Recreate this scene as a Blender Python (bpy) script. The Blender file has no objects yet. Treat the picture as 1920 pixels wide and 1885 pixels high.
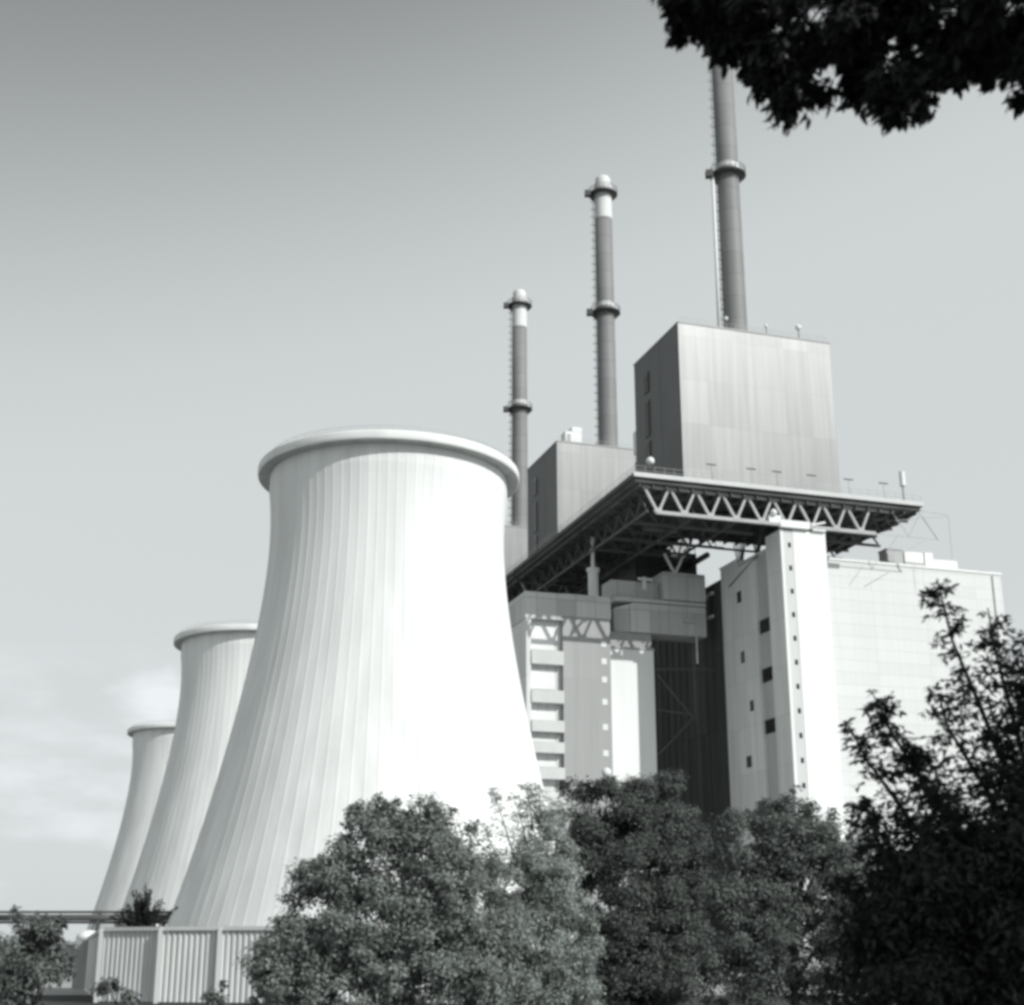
import bpy, math, random
import numpy as np
from mathutils import Vector, Matrix
S = bpy.context.scene
COL = S.collection

# ------------------------------------------------------------------ camera
PITCH = math.radians(17.6); FPX = 2700.0; EYE = 1.7
cam = bpy.data.cameras.new('camera'); camo = bpy.data.objects.new('camera', cam); COL.objects.link(camo)
camo.location = (0, 0, EYE); camo.rotation_euler = (math.pi/2 + PITCH, 0, 0)
cam.sensor_width = 36; cam.sensor_fit = 'HORIZONTAL'; cam.lens = FPX/1920*36
cam.clip_start = 0.1; cam.clip_end = 20000
cam.dof.use_dof = True; cam.dof.focus_distance = 120; cam.dof.aperture_fstop = 2.2
S.camera = camo

# ------------------------------------------------------------------ sky, sun, exposure
SUN_AZ = math.radians(50.0)      # from the direction behind the camera round to the right
SUN_EL = math.radians(32.0)
to_sun = Vector((math.sin(SUN_AZ)*math.cos(SUN_EL), -math.cos(SUN_AZ)*math.cos(SUN_EL), math.sin(SUN_EL)))
cF = Vector((0, math.cos(PITCH), math.sin(PITCH))); cU = Vector((0, -math.sin(PITCH), math.cos(PITCH))); cO = Vector((0, 0, EYE))
world = bpy.data.worlds.new('World'); S.world = world; world.use_nodes = True
nt = world.node_tree; nt.nodes.clear()
def N(t, kind, **kw):
    n = t.nodes.new(kind)
    for k, v in kw.items(): setattr(n, k, v)
    return n
sky = N(nt, 'ShaderNodeTexSky', sky_type='NISHITA', sun_disc=False)
sky.sun_elevation = SUN_EL; sky.sun_rotation = math.atan2(to_sun.x, to_sun.y)
sky.air_density = 1.0; sky.dust_density = 2.5; sky.ozone_density = 1.0
sep = N(nt, 'ShaderNodeSeparateColor'); nt.links.new(sky.outputs[0], sep.inputs[0])
def wm(op, a, b):                                   # black and white film behind a yellow filter
    m = N(nt, 'ShaderNodeMath', operation=op)
    for i, x in enumerate((a, b)):
        if isinstance(x, (int, float)): m.inputs[i].default_value = x
        else: nt.links.new(x, m.inputs[i])
    return m.outputs[0]
grey = wm('ADD', wm('MULTIPLY', sep.outputs[0], .30), wm('ADD', wm('MULTIPLY', sep.outputs[1], .45), wm('MULTIPLY', sep.outputs[2], .25)))
tc = N(nt, 'ShaderNodeTexCoord')
mp = N(nt, 'ShaderNodeMapping'); mp.inputs['Scale'].default_value = (3.0, 3.0, 9.0); nt.links.new(tc.outputs['Generated'], mp.inputs[0])
cl = N(nt, 'ShaderNodeTexNoise'); cl.inputs['Scale'].default_value = 2.6; cl.inputs['Detail'].default_value = 7; cl.inputs['Roughness'].default_value = .55
nt.links.new(mp.outputs[0], cl.inputs['Vector'])
crr = N(nt, 'ShaderNodeMapRange', interpolation_type='SMOOTHSTEP'); crr.inputs[1].default_value = .46; crr.inputs[2].default_value = .72
nt.links.new(cl.outputs[0], crr.inputs[0])
sx = N(nt, 'ShaderNodeSeparateXYZ'); nt.links.new(tc.outputs['Generated'], sx.inputs[0])
low = N(nt, 'ShaderNodeMapRange', interpolation_type='SMOOTHSTEP')     # clouds only lie low over the horizon
low.inputs[1].default_value = .26; low.inputs[2].default_value = .10; nt.links.new(sx.outputs[2], low.inputs[0])
cloud = wm('MULTIPLY', crr.outputs[0], low.outputs[0])
hz = N(nt, 'ShaderNodeMapRange', interpolation_type='SMOOTHSTEP')       # sky brightness graded by height, darkening the top like lens falloff
hz.inputs[1].default_value = .71; hz.inputs[2].default_value = .37; hz.inputs[4].default_value = .9
nt.links.new(wm('SUBTRACT', sx.outputs[2], wm('MULTIPLY', sx.outputs[0], .28)), hz.inputs[0])     # grading reaches higher towards the right
grey = wm('MULTIPLY', grey, .82)
milky = wm('ADD', grey, wm('MULTIPLY', hz.outputs[0], wm('SUBTRACT', 3.5, grey)))
final = wm('ADD', milky, wm('MULTIPLY', cloud, .75))
pd = (cF + Vector((1,0,0))*((300-960)/FPX) - cU*((1310-942.5)/FPX)).normalized()      # one small white cloud beside the far tower
dp = N(nt, 'ShaderNodeVectorMath', operation='DISTANCE'); nt.links.new(tc.outputs['Generated'], dp.inputs[0]); dp.inputs[1].default_value = pd
pr_ = N(nt, 'ShaderNodeMapRange', interpolation_type='SMOOTHSTEP'); pr_.inputs[1].default_value = .036; pr_.inputs[2].default_value = .006
nt.links.new(wm('ADD', dp.outputs['Value'], wm('MULTIPLY', wm('SUBTRACT', cl.outputs[0], .5), .16)), pr_.inputs[0])
final = wm('ADD', final, wm('MULTIPLY', pr_.outputs[0], 1.0))
tint = N(nt, 'ShaderNodeCombineColor')
for i, k in enumerate((.945, 1.0, 1.01)): nt.links.new(wm('MULTIPLY', final, k), tint.inputs[i])
bg = N(nt, 'ShaderNodeBackground'); bg.inputs[1].default_value = .15
out = N(nt, 'ShaderNodeOutputWorld'); nt.links.new(tint.outputs[0], bg.inputs[0]); nt.links.new(bg.outputs[0], out.inputs[0])

sun = bpy.data.lights.new('sun', 'SUN'); sun.energy = 2.6; sun.angle = math.radians(.5); sun.color = (1.0, .985, .965)
suno = bpy.data.objects.new('sun', sun); COL.objects.link(suno); suno.rotation_euler = to_sun.to_track_quat('Z', 'Y').to_euler()
suno.location = (60, -60, 80)
S.view_settings.view_transform = 'Standard'; S.view_settings.look = 'None'; S.view_settings.exposure = 0.42
S.view_settings.gamma = 1.0; S.view_settings.use_curve_mapping = False
S.cycles.filter_width = 3.5; S.cycles.max_bounces = 6; S.cycles.use_denoising = True

# ------------------------------------------------------------------ pixel <-> world (used only to measure where things stand)
def at(px, py, Y):
    d = cF + Vector((1, 0, 0))*((px-960)/FPX) - cU*((py-942.5)/FPX)
    return cO + d*(Y/d.y)
def perpx(Y): return Y/FPX*1.0

# ------------------------------------------------------------------ materials
def new_mat(name):
    m = bpy.data.materials.new(name); m.use_nodes = True
    return m, m.node_tree, m.node_tree.nodes['Principled BSDF']
TONE = (.97, 1.0, .985)
def tone(v): return (v*TONE[0], v*TONE[1], v*TONE[2], 1)
def streaky(name, v, dv=.12, scale=(.6, .6, .03), rough=.6, metal=0.0, spec=.3, detail=4):
    """painted sheet with weather streaks running down it"""
    m, t, b = new_mat(name)
    tcn = N(t, 'ShaderNodeTexCoord'); mpn = N(t, 'ShaderNodeMapping'); mpn.inputs['Scale'].default_value = scale
    t.links.new(tcn.outputs['Object'], mpn.inputs[0])
    nz = N(t, 'ShaderNodeTexNoise'); nz.inputs['Scale'].default_value = 1.0; nz.inputs['Detail'].default_value = detail
    t.links.new(mpn.outputs[0], nz.inputs['Vector'])
    r = N(t, 'ShaderNodeValToRGB'); r.color_ramp.elements[0].position = .3; r.color_ramp.elements[1].position = .7
    r.color_ramp.elements[0].color = tone(v*(1-dv)); r.color_ramp.elements[1].color = tone(v*(1+dv*.6))
    t.links.new(nz.outputs[0], r.inputs[0]); t.links.new(r.outputs[0], b.inputs['Base Color'])
    b.inputs['Roughness'].default_value = rough; b.inputs['Metallic'].default_value = metal; b.inputs['Specular IOR Level'].default_value = spec
    return m
def panelled(name, v, dv, bw, bh, joint=.75, jsize=.03, rough=.5, ripple=0.0, metal=0.0, spec=.4, fine=.05):
    """cladding made of panels laid out in the wall's own plane (x or y across, z up)"""
    m, t, b = new_mat(name)
    tcn = N(t, 'ShaderNodeTexCoord'); s = N(t, 'ShaderNodeSeparateXYZ'); t.links.new(tcn.outputs['Object'], s.inputs[0])
    ad = N(t, 'ShaderNodeMath', operation='ADD'); t.links.new(s.outputs[0], ad.inputs[0]); t.links.new(s.outputs[1], ad.inputs[1])
    c = N(t, 'ShaderNodeCombineXYZ'); t.links.new(ad.outputs[0], c.inputs[0]); t.links.new(s.outputs[2], c.inputs[1])
    bk = N(t, 'ShaderNodeTexBrick', offset=.0, squash=1.0)
    bk.inputs['Scale'].default_value = 1; bk.inputs['Brick Width'].default_value = bw; bk.inputs['Row Height'].default_value = bh
    bk.inputs['Mortar Size'].default_value = jsize; bk.inputs['Mortar Smooth'].default_value = .3
    bk.inputs['Color1'].default_value = tone(v*(1-dv)); bk.inputs['Color2'].default_value = tone(v*(1+dv)); bk.inputs['Mortar'].default_value = tone(v*joint)
    t.links.new(c.outputs[0], bk.inputs['Vector'])
    mpn = N(t, 'ShaderNodeMapping'); mpn.inputs['Scale'].default_value = (1.4, .05, 1); t.links.new(c.outputs[0], mpn.inputs[0])
    nz = N(t, 'ShaderNodeTexNoise'); nz.inputs['Scale'].default_value = 1; nz.inputs['Detail'].default_value = 5; t.links.new(mpn.outputs[0], nz.inputs['Vector'])
    mr = N(t, 'ShaderNodeMapRange'); mr.inputs[1].default_value = .3; mr.inputs[2].default_value = .7; mr.inputs[3].default_value = 1-fine; mr.inputs[4].default_value = 1+fine
    t.links.new(nz.outputs[0], mr.inputs[0])
    mx = N(t, 'ShaderNodeVectorMath', operation='SCALE'); t.links.new(bk.outputs[0], mx.inputs[0]); t.links.new(mr.outputs[0], mx.inputs['Scale'])
    t.links.new(mx.outputs[0], b.inputs['Base Color'])
    b.inputs['Roughness'].default_value = rough; b.inputs['Metallic'].default_value = metal; b.inputs['Specular IOR Level'].default_value = spec
    if ripple:
        wv = N(t, 'ShaderNodeTexWave', wave_type='BANDS', bands_direction='X'); wv.inputs['Scale'].default_value = .8
        t.links.new(c.outputs[0], wv.inputs['Vector'])
        bp = N(t, 'ShaderNodeBump'); bp.inputs['Strength'].default_value = ripple; bp.inputs['Distance'].default_value = .1
        t.links.new(wv.outputs['Fac'], bp.inputs['Height']); t.links.new(bp.outputs[0], b.inputs['Normal'])
    return m
def leafmat(name, v, dv=.35, trans=.25, rough=.75):
    m, t, b = new_mat(name)
    g = N(t, 'ShaderNodeNewGeometry'); r = N(t, 'ShaderNodeMapRange')
    r.inputs[3].default_value = v*(1-dv); r.inputs[4].default_value = v*(1+dv); t.links.new(g.outputs['Random Per Island'], r.inputs[0])
    c = N(t, 'ShaderNodeCombineColor')
    for i, k in enumerate((.93, 1.03, .96)):
        mm = N(t, 'ShaderNodeMath', operation='MULTIPLY'); mm.inputs[1].default_value = k; t.links.new(r.outputs[0], mm.inputs[0]); t.links.new(mm.outputs[0], c.inputs[i])
    t.links.new(c.outputs[0], b.inputs['Base Color']); b.inputs['Roughness'].default_value = rough; b.inputs['Specular IOR Level'].default_value = .12
    tr = N(t, 'ShaderNodeBsdfTranslucent'); t.links.new(c.outputs[0], tr.inputs[0])
    mix = N(t, 'ShaderNodeMixShader'); mix.inputs[0].default_value = trans
    o = t.nodes['Material Output']; t.links.new(b.outputs[0], mix.inputs[1]); t.links.new(tr.outputs[0], mix.inputs[2]); t.links.new(mix.outputs[0], o.inputs[0])
    return m
M = {}
M['tower_white'] = streaky('tower_white', .79, .12, (.55, .55, .03), .75, 0, .3, 7)
M['rim_white'] = streaky('rim_white', .78, .08, (.5, .5, .2), .7)
M['white_paint'] = streaky('white_paint', .80, .06, (.4, .4, .04), .6)
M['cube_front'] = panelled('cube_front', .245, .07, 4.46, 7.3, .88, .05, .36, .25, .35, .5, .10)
M['cube_side_shaded'] = panelled('cube_side_shaded', .15, .05, 4.46, 7.3, .9, .05, .6, .2)  # darker than the front: shade on the cube's sides put into the colour
M['hall_sheet'] = panelled('hall_sheet', .66, .03, 9.3, 1.85, .80, .045, .55, 0, 0, .3, .03)
M['stair_side'] = panelled('stair_side', .68, .05, 3.0, 7.0, .8, .05, .7, 0, 0, .3, .10)
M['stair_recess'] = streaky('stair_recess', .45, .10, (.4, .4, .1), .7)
M['grey_panel'] = panelled('grey_panel', .36, .05, 3.9, 14.0, .88, .04, .6, .15)
M['mid_panel'] = panelled('mid_panel', .50, .22, 3.2, 6.0, .5, .05, .6)
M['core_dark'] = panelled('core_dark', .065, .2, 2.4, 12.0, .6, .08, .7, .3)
M['steel_grey'] = streaky('steel_grey', .42, .12, (.3, .3, .3), .5)
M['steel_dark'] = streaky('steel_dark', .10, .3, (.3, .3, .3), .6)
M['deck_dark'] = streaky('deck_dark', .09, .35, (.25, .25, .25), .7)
M['window'] = streaky('window', .03, .3, (.5, .5, .5), .15)
M['window_pale'] = streaky('window_pale', .75, .05, (.5, .5, .5), .3)
M['parapet'] = streaky('parapet', .60, .06, (.5, .5, .1), .7)
M['chimney'] = panelled('chimney', .24, .07, 40.0, 4.0, .8, .1, .6)
M['chimney_white'] = streaky('chimney_white', .72, .06, (.5, .5, .2), .6)
M['bright_metal'] = streaky('bright_metal', .8, .1, (.5, .5, .2), .25, .9)
M['fence_sheet'] = streaky("fence_sheet", .68, .10, (1, 1, .3), .5)
M['fence_post'] = streaky('fence_post', .62, .06, (1, 1, .3), .5)
M['concrete'] = streaky('concrete', .36, .2, (.8, .8, .4), .8)
M['bark'] = streaky('bark', .09, .4, (6, 6, 1.2), .9)
M['bark_dark'] = streaky('bark_dark', .04, .4, (6, 6, 1.2), .95, 0, .1)
M['bark_pale'] = streaky('bark_pale', .28, .3, (6, 6, 1.2), .9)
M['grass'] = streaky('grass', .075, .5, (.5, .5, .5), .95, 0, .1, 8)
M['bounce_yard'] = streaky('bounce_yard', .42, .25, (.15, .15, .15), .9, 0, .2, 8)
M['asphalt'] = streaky('asphalt', .06, .3, (.7, .7, .7), .9, 0, .2, 8)
M['leaf_shrub'] = leafmat('leaf_shrub', .26, .4, .3)
M['leaf_pale'] = leafmat('leaf_pale', .36, .35, .3)
M['leaf_round'] = leafmat('leaf_round', .125, .25, .25)
M['leaf_mid'] = leafmat('leaf_mid', .18, .4, .3)
M['leaf_near'] = leafmat('leaf_near', .05, .5, .25)
M['leaf_over'] = leafmat('leaf_over', .035, .35, .06)
M['leaf_needle'] = leafmat('leaf_needle', .03, .4, .05)

# ------------------------------------------------------------------ mesh builders
class MB:
    def __init__(s): s.v = []; s.f = []; s.mi = []
    def face(s, pts, mi=0):
        k = len(s.v); s.v += [tuple(p) for p in pts]; s.f.append(tuple(range(k, k+len(pts)))); s.mi.append(mi)
    def box(s, x0, x1, y0, y1, z0, z1, mi=0, side=None):
        k = len(s.v)
        s.v += [(x0,y0,z0),(x1,y0,z0),(x1,y1,z0),(x0,y1,z0),(x0,y0,z1),(x1,y0,z1),(x1,y1,z1),(x0,y1,z1)]
        fs = [(0,3,2,1),(4,5,6,7),(0,1,5,4),(1,2,6,5),(2,3,7,6),(3,0,4,7)]
        for i, q in enumerate(fs):
            s.f.append(tuple(k+j for j in q)); s.mi.append(side if (side is not None and i in (3,4,5)) else mi)
        return s
    def bar(s, p, q, r, n=4, r2=None, mi=0, cap=True):
        p = Vector(p); q = Vector(q); d = (q-p)
        if d.length < 1e-6: return s
        d.normalize(); a = d.cross(Vector((0,0,1)))
        if a.length < 1e-3: a = Vector((1,0,0))
        a.normalize(); b = d.cross(a); r2 = r if r2 is None else r2; k = len(s.v); off = math.pi/4 if n == 4 else 0
        for c, rr in ((p, r), (q, r2)):
            for i in range(n):
                t = 2*math.pi*i/n+off; s.v.append(tuple(c + a*(math.cos(t)*rr) + b*(math.sin(t)*rr)))
        for i in range(n):
            j = (i+1) % n; s.f.append((k+i, k+n+i, k+n+j, k+j)); s.mi.append(mi)
        if cap:
            s.f.append(tuple(k+i for i in range(n))); s.mi.append(mi)
            s.f.append(tuple(k+n+i for i in reversed(range(n)))); s.mi.append(mi)
        return s
    def tube(s, pts, rads, n=8, mi=0):
        pts = [Vector(p) for p in pts]; k = len(s.v)
        for i, c in enumerate(pts):
            d = (pts[min(i+1, len(pts)-1)] - pts[max(i-1, 0)]).normalized(); a = d.cross(Vector((.13,1,.21))).normalized(); b = d.cross(a)
            for j in range(n):
                t = 2*math.pi*j/n; s.v.append(tuple(c + (a*math.cos(t) + b*math.sin(t))*rads[i]))
        for i in range(len(pts)-1):
            for j in range(n):
                l = (j+1) % n; s.f.append((k+i*n+j, k+i*n+l, k+(i+1)*n+l, k+(i+1)*n+j)); s.mi.append(mi)
        s.f.append(tuple(k+j for j in reversed(range(n)))); s.mi.append(mi)
        s.f.append(tuple(k+(len(pts)-1)*n+j for j in range(n))); s.mi.append(mi)
        return s
    def lathe(s, prof, n=32, c=(0,0), mi=0, close=False):
        k = len(s.v); L = len(prof)
        for r, z in prof:
            for j in range(n):
                t = 2*math.pi*j/n; s.v.append((c[0]+r*math.cos(t), c[1]+r*math.sin(t), z))
        rng = range(L) if close else range(L-1)
        for i in rng:
            i2 = (i+1) % L
            for j in range(n):
                l = (j+1) % n; s.f.append((k+i*n+j, k+i*n+l, k+i2*n+l, k+i2*n+j)); s.mi.append(mi)
        return s
    def ball(s, c, r, n=12, m=8, mi=0, sz=1.0):
        pr = [(max(r*math.sin(math.pi*i/m), .001), c[2]-r*sz*math.cos(math.pi*i/m)) for i in range(m+1)]
        return s.lathe(pr, n, (c[0], c[1]), mi)
    def build(s, name, mats, parent=None, smooth=False):
        me = bpy.data.meshes.new(name); me.from_pydata(s.v, [], s.f)
        if not isinstance(mats, (list, tuple)): mats = [mats]
        for m in mats: me.materials.append(m if not isinstance(m, str) else M[m])
        me.polygons.foreach_set('material_index', s.mi)
        if smooth: me.polygons.foreach_set('use_smooth', [True]*len(me.polygons))
        me.update(); o = bpy.data.objects.new(name, me); COL.objects.link(o)
        if parent is not None: o.parent = parent
        return o
def tag(o, label, cat, group=None):
    o['label'] = label; o['category'] = cat
    if group: o['group'] = group
    elif 'group' in o.keys(): del o['group']
    return o
def empty(name, loc, rz=0):
    o = bpy.data.objects.new(name, None); COL.objects.link(o); o.location = loc; o.rotation_euler = (0, 0, rz); o.empty_display_size = 1
    return o
def copy_tree(o, parent=None):
    c = o.copy(); COL.objects.link(c); c.parent = parent
    for ch in list(o.children): copy_tree(ch, c)
    return c

# ------------------------------------------------------------------ ground
g = MB(); g.face([(-3000,-1500,0),(3000,-1500,0),(3000,6000,0),(-3000,6000,0)])
go = g.build('ground', 'grass'); go['kind'] = 'structure'
g = MB(); g.face([(-60,52,.004),(40,46,.004),(40,52,.004),(-60,57,.004)])
go = g.build('path', 'asphalt'); go['kind'] = 'structure'

g = MB(); g.face([(-260,76,.004),(150,76,.004),(150,520,.004),(-260,520,.004)])  # pale ground added to bounce sunlight onto the shaded walls
go = g.build('bounce_yard', 'bounce_yard'); go['kind'] = 'structure'

# ------------------------------------------------------------------ cooling towers
def tower_profile():
    Y = 156.0; rows = [(937,221),(1000,218),(1050,219),(1095,222.5),(1159,232),(1220,243),(1286,257),(1370,276),(1459,298),(1568,331),(1734,383)]
    zs = []; rs = []
    for y, hw in rows:
        p = at(725, y, Y); dep = (p-cO).dot(cF); zs.append(p.z); rs.append(hw/FPX*dep)
    zs.append(0.3); rs.append(rs[-1]+(zs[-2]-.3)*.32)
    return np.array(zs)[::-1], np.array(rs)[::-1]
TZ, TR = tower_profile()
TOPZ = 54.6
def make_cooling_tower():
    root = empty('cooling_tower', (0,0,0))
    NP = 84; zz = list(np.linspace(.3, TOPZ-.7, 46))
    # smooth the measured radius curve
    cf = np.polyfit(TZ, TR, 5); rad = lambda z: float(np.polyval(cf, z)) if z < TZ[-1] else float(np.polyval(cf, TZ[-1]))
    global RT; RT = rad(TOPZ-2)
    sh = MB()
    # faceted panels with a raised seam at each joint
    ang = []
    for i in range(NP):
        a0 = 2*math.pi*i/NP; da = 2*math.pi/NP
        ang += [(a0+.009, 0), (a0+da-.009, 0), (a0+da-.0045, .02), (a0+da+.0045, .02)]
    nA = len(ang)
    for z in zz:
        r = rad(z)
        for a, e in ang: sh.v.append(((r+e)*math.cos(a), (r+e)*math.sin(a), z))
    for i in range(len(zz)-1):
        for j in range(nA):
            l = (j+1) % nA; sh.f.append((i*nA+j, i*nA+l, (i+1)*nA+l, (i+1)*nA+j)); sh.mi.append(0)
    k = len(sh.v)      # inner skin
    sh.lathe([(rad(z)-.5, z) for z in zz[::-1]], NP*2)
    sh.build('shell', 'tower_white', root)
    r0 = RT; rim = MB(); zu = TOPZ-1.08
    un = MB(); un.lathe([(r0-.5, zu), (r0+1.3, zu)], 144); un.build('rim_underside', 'concrete', root)  # darker material paints in the shade below the rim
    rim.lathe([(r0+1.3, zu), (r0+1.39, zu+.06), (r0+1.42, zu+.25), (r0+1.42, zu+.75), (r0+1.37, TOPZ-.12), (r0+1.25, TOPZ-.02), (r0+1.0, TOPZ), (r0-.5, TOPZ)], 144)
    o = rim.build('rim', 'rim_white', root, True)
    rl = MB(); n = 60; R = r0+.5
    for h in (.35, .7):
        for i in range(n):
            a, b = 2*math.pi*i/n, 2*math.pi*(i+1)/n
            rl.bar((R*math.cos(a), R*math.sin(a), TOPZ+h), (R*math.cos(b), R*math.sin(b), TOPZ+h), .025, cap=False)
    for i in range(n):
        a = 2*math.pi*i/n; rl.bar((R*math.cos(a), R*math.sin(a), TOPZ), (R*math.cos(a), R*math.sin(a), TOPZ+.7), .03, cap=False)
    rl.build('handrail', 'steel_grey', root)
    b = MB(); b.lathe([(rad(.3)+1.2, -.1), (rad(.3)+1.2, 1.0), (rad(.3)+.45, 1.0), (rad(.3)+.45, -.1)], 96, close=True); b.build('basin', 'concrete', root)
    return root
tw = make_cooling_tower()
tag(tw, 'huge white ribbed cooling tower, the nearest and largest of the three, beside the power station', 'cooling tower', 'white cooling towers standing in a row')
T_POS = [(-14.0, 156.0), (-44.0, 247.6), (-78.6, 352.0)]
LBL = [None, 'white cooling tower half hidden behind the nearest one, second in the row', 'smallest looking white cooling tower, farthest in the row, at the end of the pipe bridge']
for i, (x, y) in enumerate(T_POS):
    o = tw if i == 0 else copy_tree(tw)
    o.location = (x, y, 0)
    if LBL[i]: o['label'] = LBL[i]

# ------------------------------------------------------------------ power station blocks
BETA = math.radians(17.7)
P = [(36.6, 216.02), (19.23, 270.49), (1.85, 324.96)]
def make_block():
    root = empty('power_station_block', (P[0][0], P[0][1], 0), BETA)
    # boiler house: the metal clad cube on the deck
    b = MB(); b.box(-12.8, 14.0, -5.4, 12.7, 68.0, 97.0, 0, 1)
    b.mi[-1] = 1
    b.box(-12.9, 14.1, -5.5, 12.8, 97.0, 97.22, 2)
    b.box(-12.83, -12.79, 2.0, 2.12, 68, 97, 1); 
    bh = b.build('boiler_house', ['cube_front', 'cube_side_shaded', 'steel_grey'], root)
    for z0, z1 in ((90.0, 93.6), (82.4, 88.6), (73.0, 81.6)):
        l = MB()
        l.box(-12.95, -12.78, 6.6, 8.4, z0, z1)
        for k in range(int((z1-z0)/.6)): l.box(-13.02, -12.94, 6.7, 8.3, z0+.2+k*.6, z0+.45+k*.6)
        l.build('louvre', 'window', bh)
    r = MB()
    for i in range(17):
        u = -12.4+i*26/16; r.bar((u,-5.1,97.2), (u,-5.1,98.2), .03, cap=False)
    r.bar((-12.4,-5.1,98.2), (13.6,-5.1,98.2), .03); r.bar((-12.4,-5.1,97.7), (13.6,-5.1,97.7), .025)
    r.build('roof_railing', 'steel_grey', bh)
    # deck
    d = MB(); d.box(-24.4, 22.3, -14.2, 10.6, 66.75, 67.35); d.box(-24.4, -6.0, 10.6, 42.2, 66.75, 67.35)
    d.box(-24.8, 22.6, -14.6, 11.0, 67.35, 67.98, 0); d.box(-24.8, -5.6, 11.0, 42.5, 67.35, 67.98, 0)
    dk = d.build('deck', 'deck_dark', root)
    e = MB(); e.box(-24.86, 22.66, -14.68, -14.603, 67.38, 68.05); e.build('edge_fascia', 'parapet', dk)
    h = MB()
    for i in range(32):
        u = -24.5+i*47/31; h.bar((u,-14.4,68), (u,-14.4,69.1), .03, cap=False)
    for z in (68.5, 69.1): h.bar((-24.5,-14.4,z), (22.5,-14.4,z), .03)
    for i in range(38):
        v = -14.4+i*1.5; h.bar((-24.5,v,68), (-24.5,v,69.1), .03, cap=False)
    for z in (68.5, 69.1): h.bar((-24.5,-14.4,z), (-24.5,42,z), .03)
    h.build('handrail', 'steel_grey', dk)
    # grid of girders under the deck
    j = MB()
    for u in np.arange(-23.6, 22, 2.06):
        j.box(u-.1, u+.1, -13.9, 10.2, 66.2, 66.748)
        if u < -6: j.box(u-.1, u+.1, 10.9, 42, 66.2, 66.748)
    for v in np.arange(-11, 42, 4.4):
        j.box(-24.2, 22.0 if v < 10 else -6.2, v-.12, v+.12, 65.75, 66.19)
    rnd = random.Random(4)
    for u0 in np.arange(-23.6, 21, 4.12):
        for v in (-12.0, -9.0, -6, -2):
            j.bar((u0, v, 66.0), (u0+2.06, v+2.4, 65.6), .12); j.bar((u0+4.12, v, 66.0), (u0+2.06, v+2.4, 65.6), .12)
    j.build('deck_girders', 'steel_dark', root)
    j = MB(); rp_ = random.Random(9)                           # pipes and cable trays slung under the deck
    for k in range(26):
        u0 = rp_.uniform(-22, 0); v0 = rp_.uniform(-8, 38); z0 = rp_.uniform(63.4, 65.6); L = rp_.uniform(5, 14); rr = rp_.choice((.12, .2, .35, .5))
        if rp_.random() < .5: j.bar((u0, v0, z0), (min(u0+L, -6.5 if v0 > 9 else 20), v0, z0), rr, 8)
        else: j.bar((u0, v0, z0), (u0, min(v0+L, 41 if u0 < -7 else 9), z0), rr, 8)
        j.bar((u0, v0, z0), (u0, v0, 66.7), .06)
    j.build('underdeck_pipes', 'deck_dark', root)
    # front truss
    t = MB(); tv = -13.0; zb, zt = 62.85, 66.45; bay = 4.12
    t.box(-20.9, 14.9, tv-.22, tv+.22, zb-.28, zb+.22)
    t.box(14.9, 26.0, tv-.045, tv+.045, zb-.09, zb)
    t.box(-22.9, 18.4, tv-.2, tv+.2, zt-.1, zt+.25)
    for k in range(9):
        ub = -20.6+k*bay; 
        t.bar((ub-.12, tv, zb+.1), (ub-2.0, tv, zt), .25); t.bar((ub+.12, tv, zb+.1), (ub+1.75, tv, zt), .25)
        t.box(ub-.55, ub+.55, tv-.26, tv+.26, zb-.05, zb+.6)
    t.build('truss', 'steel_grey', root)
    # inner trusses, in the shade
    t = MB()
    for tv, zb, us, ue in ((-6.0, 63.2, -22, -2), (2.0, 63.0, -22, -3), (-6.0, 63.2, 7, 20), (2.0, 63.0, 8, 18), (10.0, 63.4, -22, -6), (19.0, 63.4, -22, -7), (29.0, 63.4, -22, -7), (39.0, 63.4, -22, -7)):
        t.box(us, ue, tv-.15, tv+.15, zb-.2, zb+.2)
        u = us+.5
        while u < ue-3.5:
            t.bar((u, tv, zb), (u+2.06, tv, 65.8), .15); t.bar((u+2.06, tv, 65.8), (u+4.12, tv, zb), .15); u += 4.12
    for u in (-22.0, -14.5, -7.5):
        t.box(u-.15, u+.15, -12.5, 41, 62.9, 63.2)
        v = -12.5
        while v < 37:
            t.bar((u, v, 63), (u, v+2.2, 65.8), .14); t.bar((u, v+2.2, 65.8), (u, v+4.4, 63), .14); v += 4.4
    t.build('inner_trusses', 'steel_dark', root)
    # thin jib at the right end of the deck
    t = MB(); v = -13.0
    for a, c in (((22.6,v,67.2),(28,v,66.95)), ((18.6,v,65.2),(28,v,66.75)), ((22.6,v,67.2),(25.7,v,62.7)), ((20.6,v,62.7),(22.9,v,66.6)), ((18.2,v,66.3),(20.8,v,62.75)), ((23.4,v,66.3),(25.9,v,62.7)), ((19,v,59.9),(23.6,v,62.6)), ((16.5,v,60),(19,v,63.1)), ((28,v,66.9),(28,v,59.9))):
        t.bar(a, c, .06 if a[0] != 28 else .045)
    t.build('jib', 'steel_grey', root)
    # stair tower
    s = MB()
    s.box(-1.0, -.55, -12.7, -8.0, 0, 62.2, 0, 1); s.box(-.55, 1.05, -12.64, -8.0, 0, 62.2, 2, 1); s.box(1.05, 6.5, -12.7, -8.0, 0, 62.25, 0, 1)
    for i in (5, ): s.mi[i] = 1
    s.box(-.45, 6.5, -8.0, -4.0, 0, 60.2, 3, 3); s.box(-1.0, 6.5, -4.0, 1.6, 0, 60.0, 1, 1); s.box(-1.0, 2.5, 1.6, 7.6, 0, 61.1, 1, 1)
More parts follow.
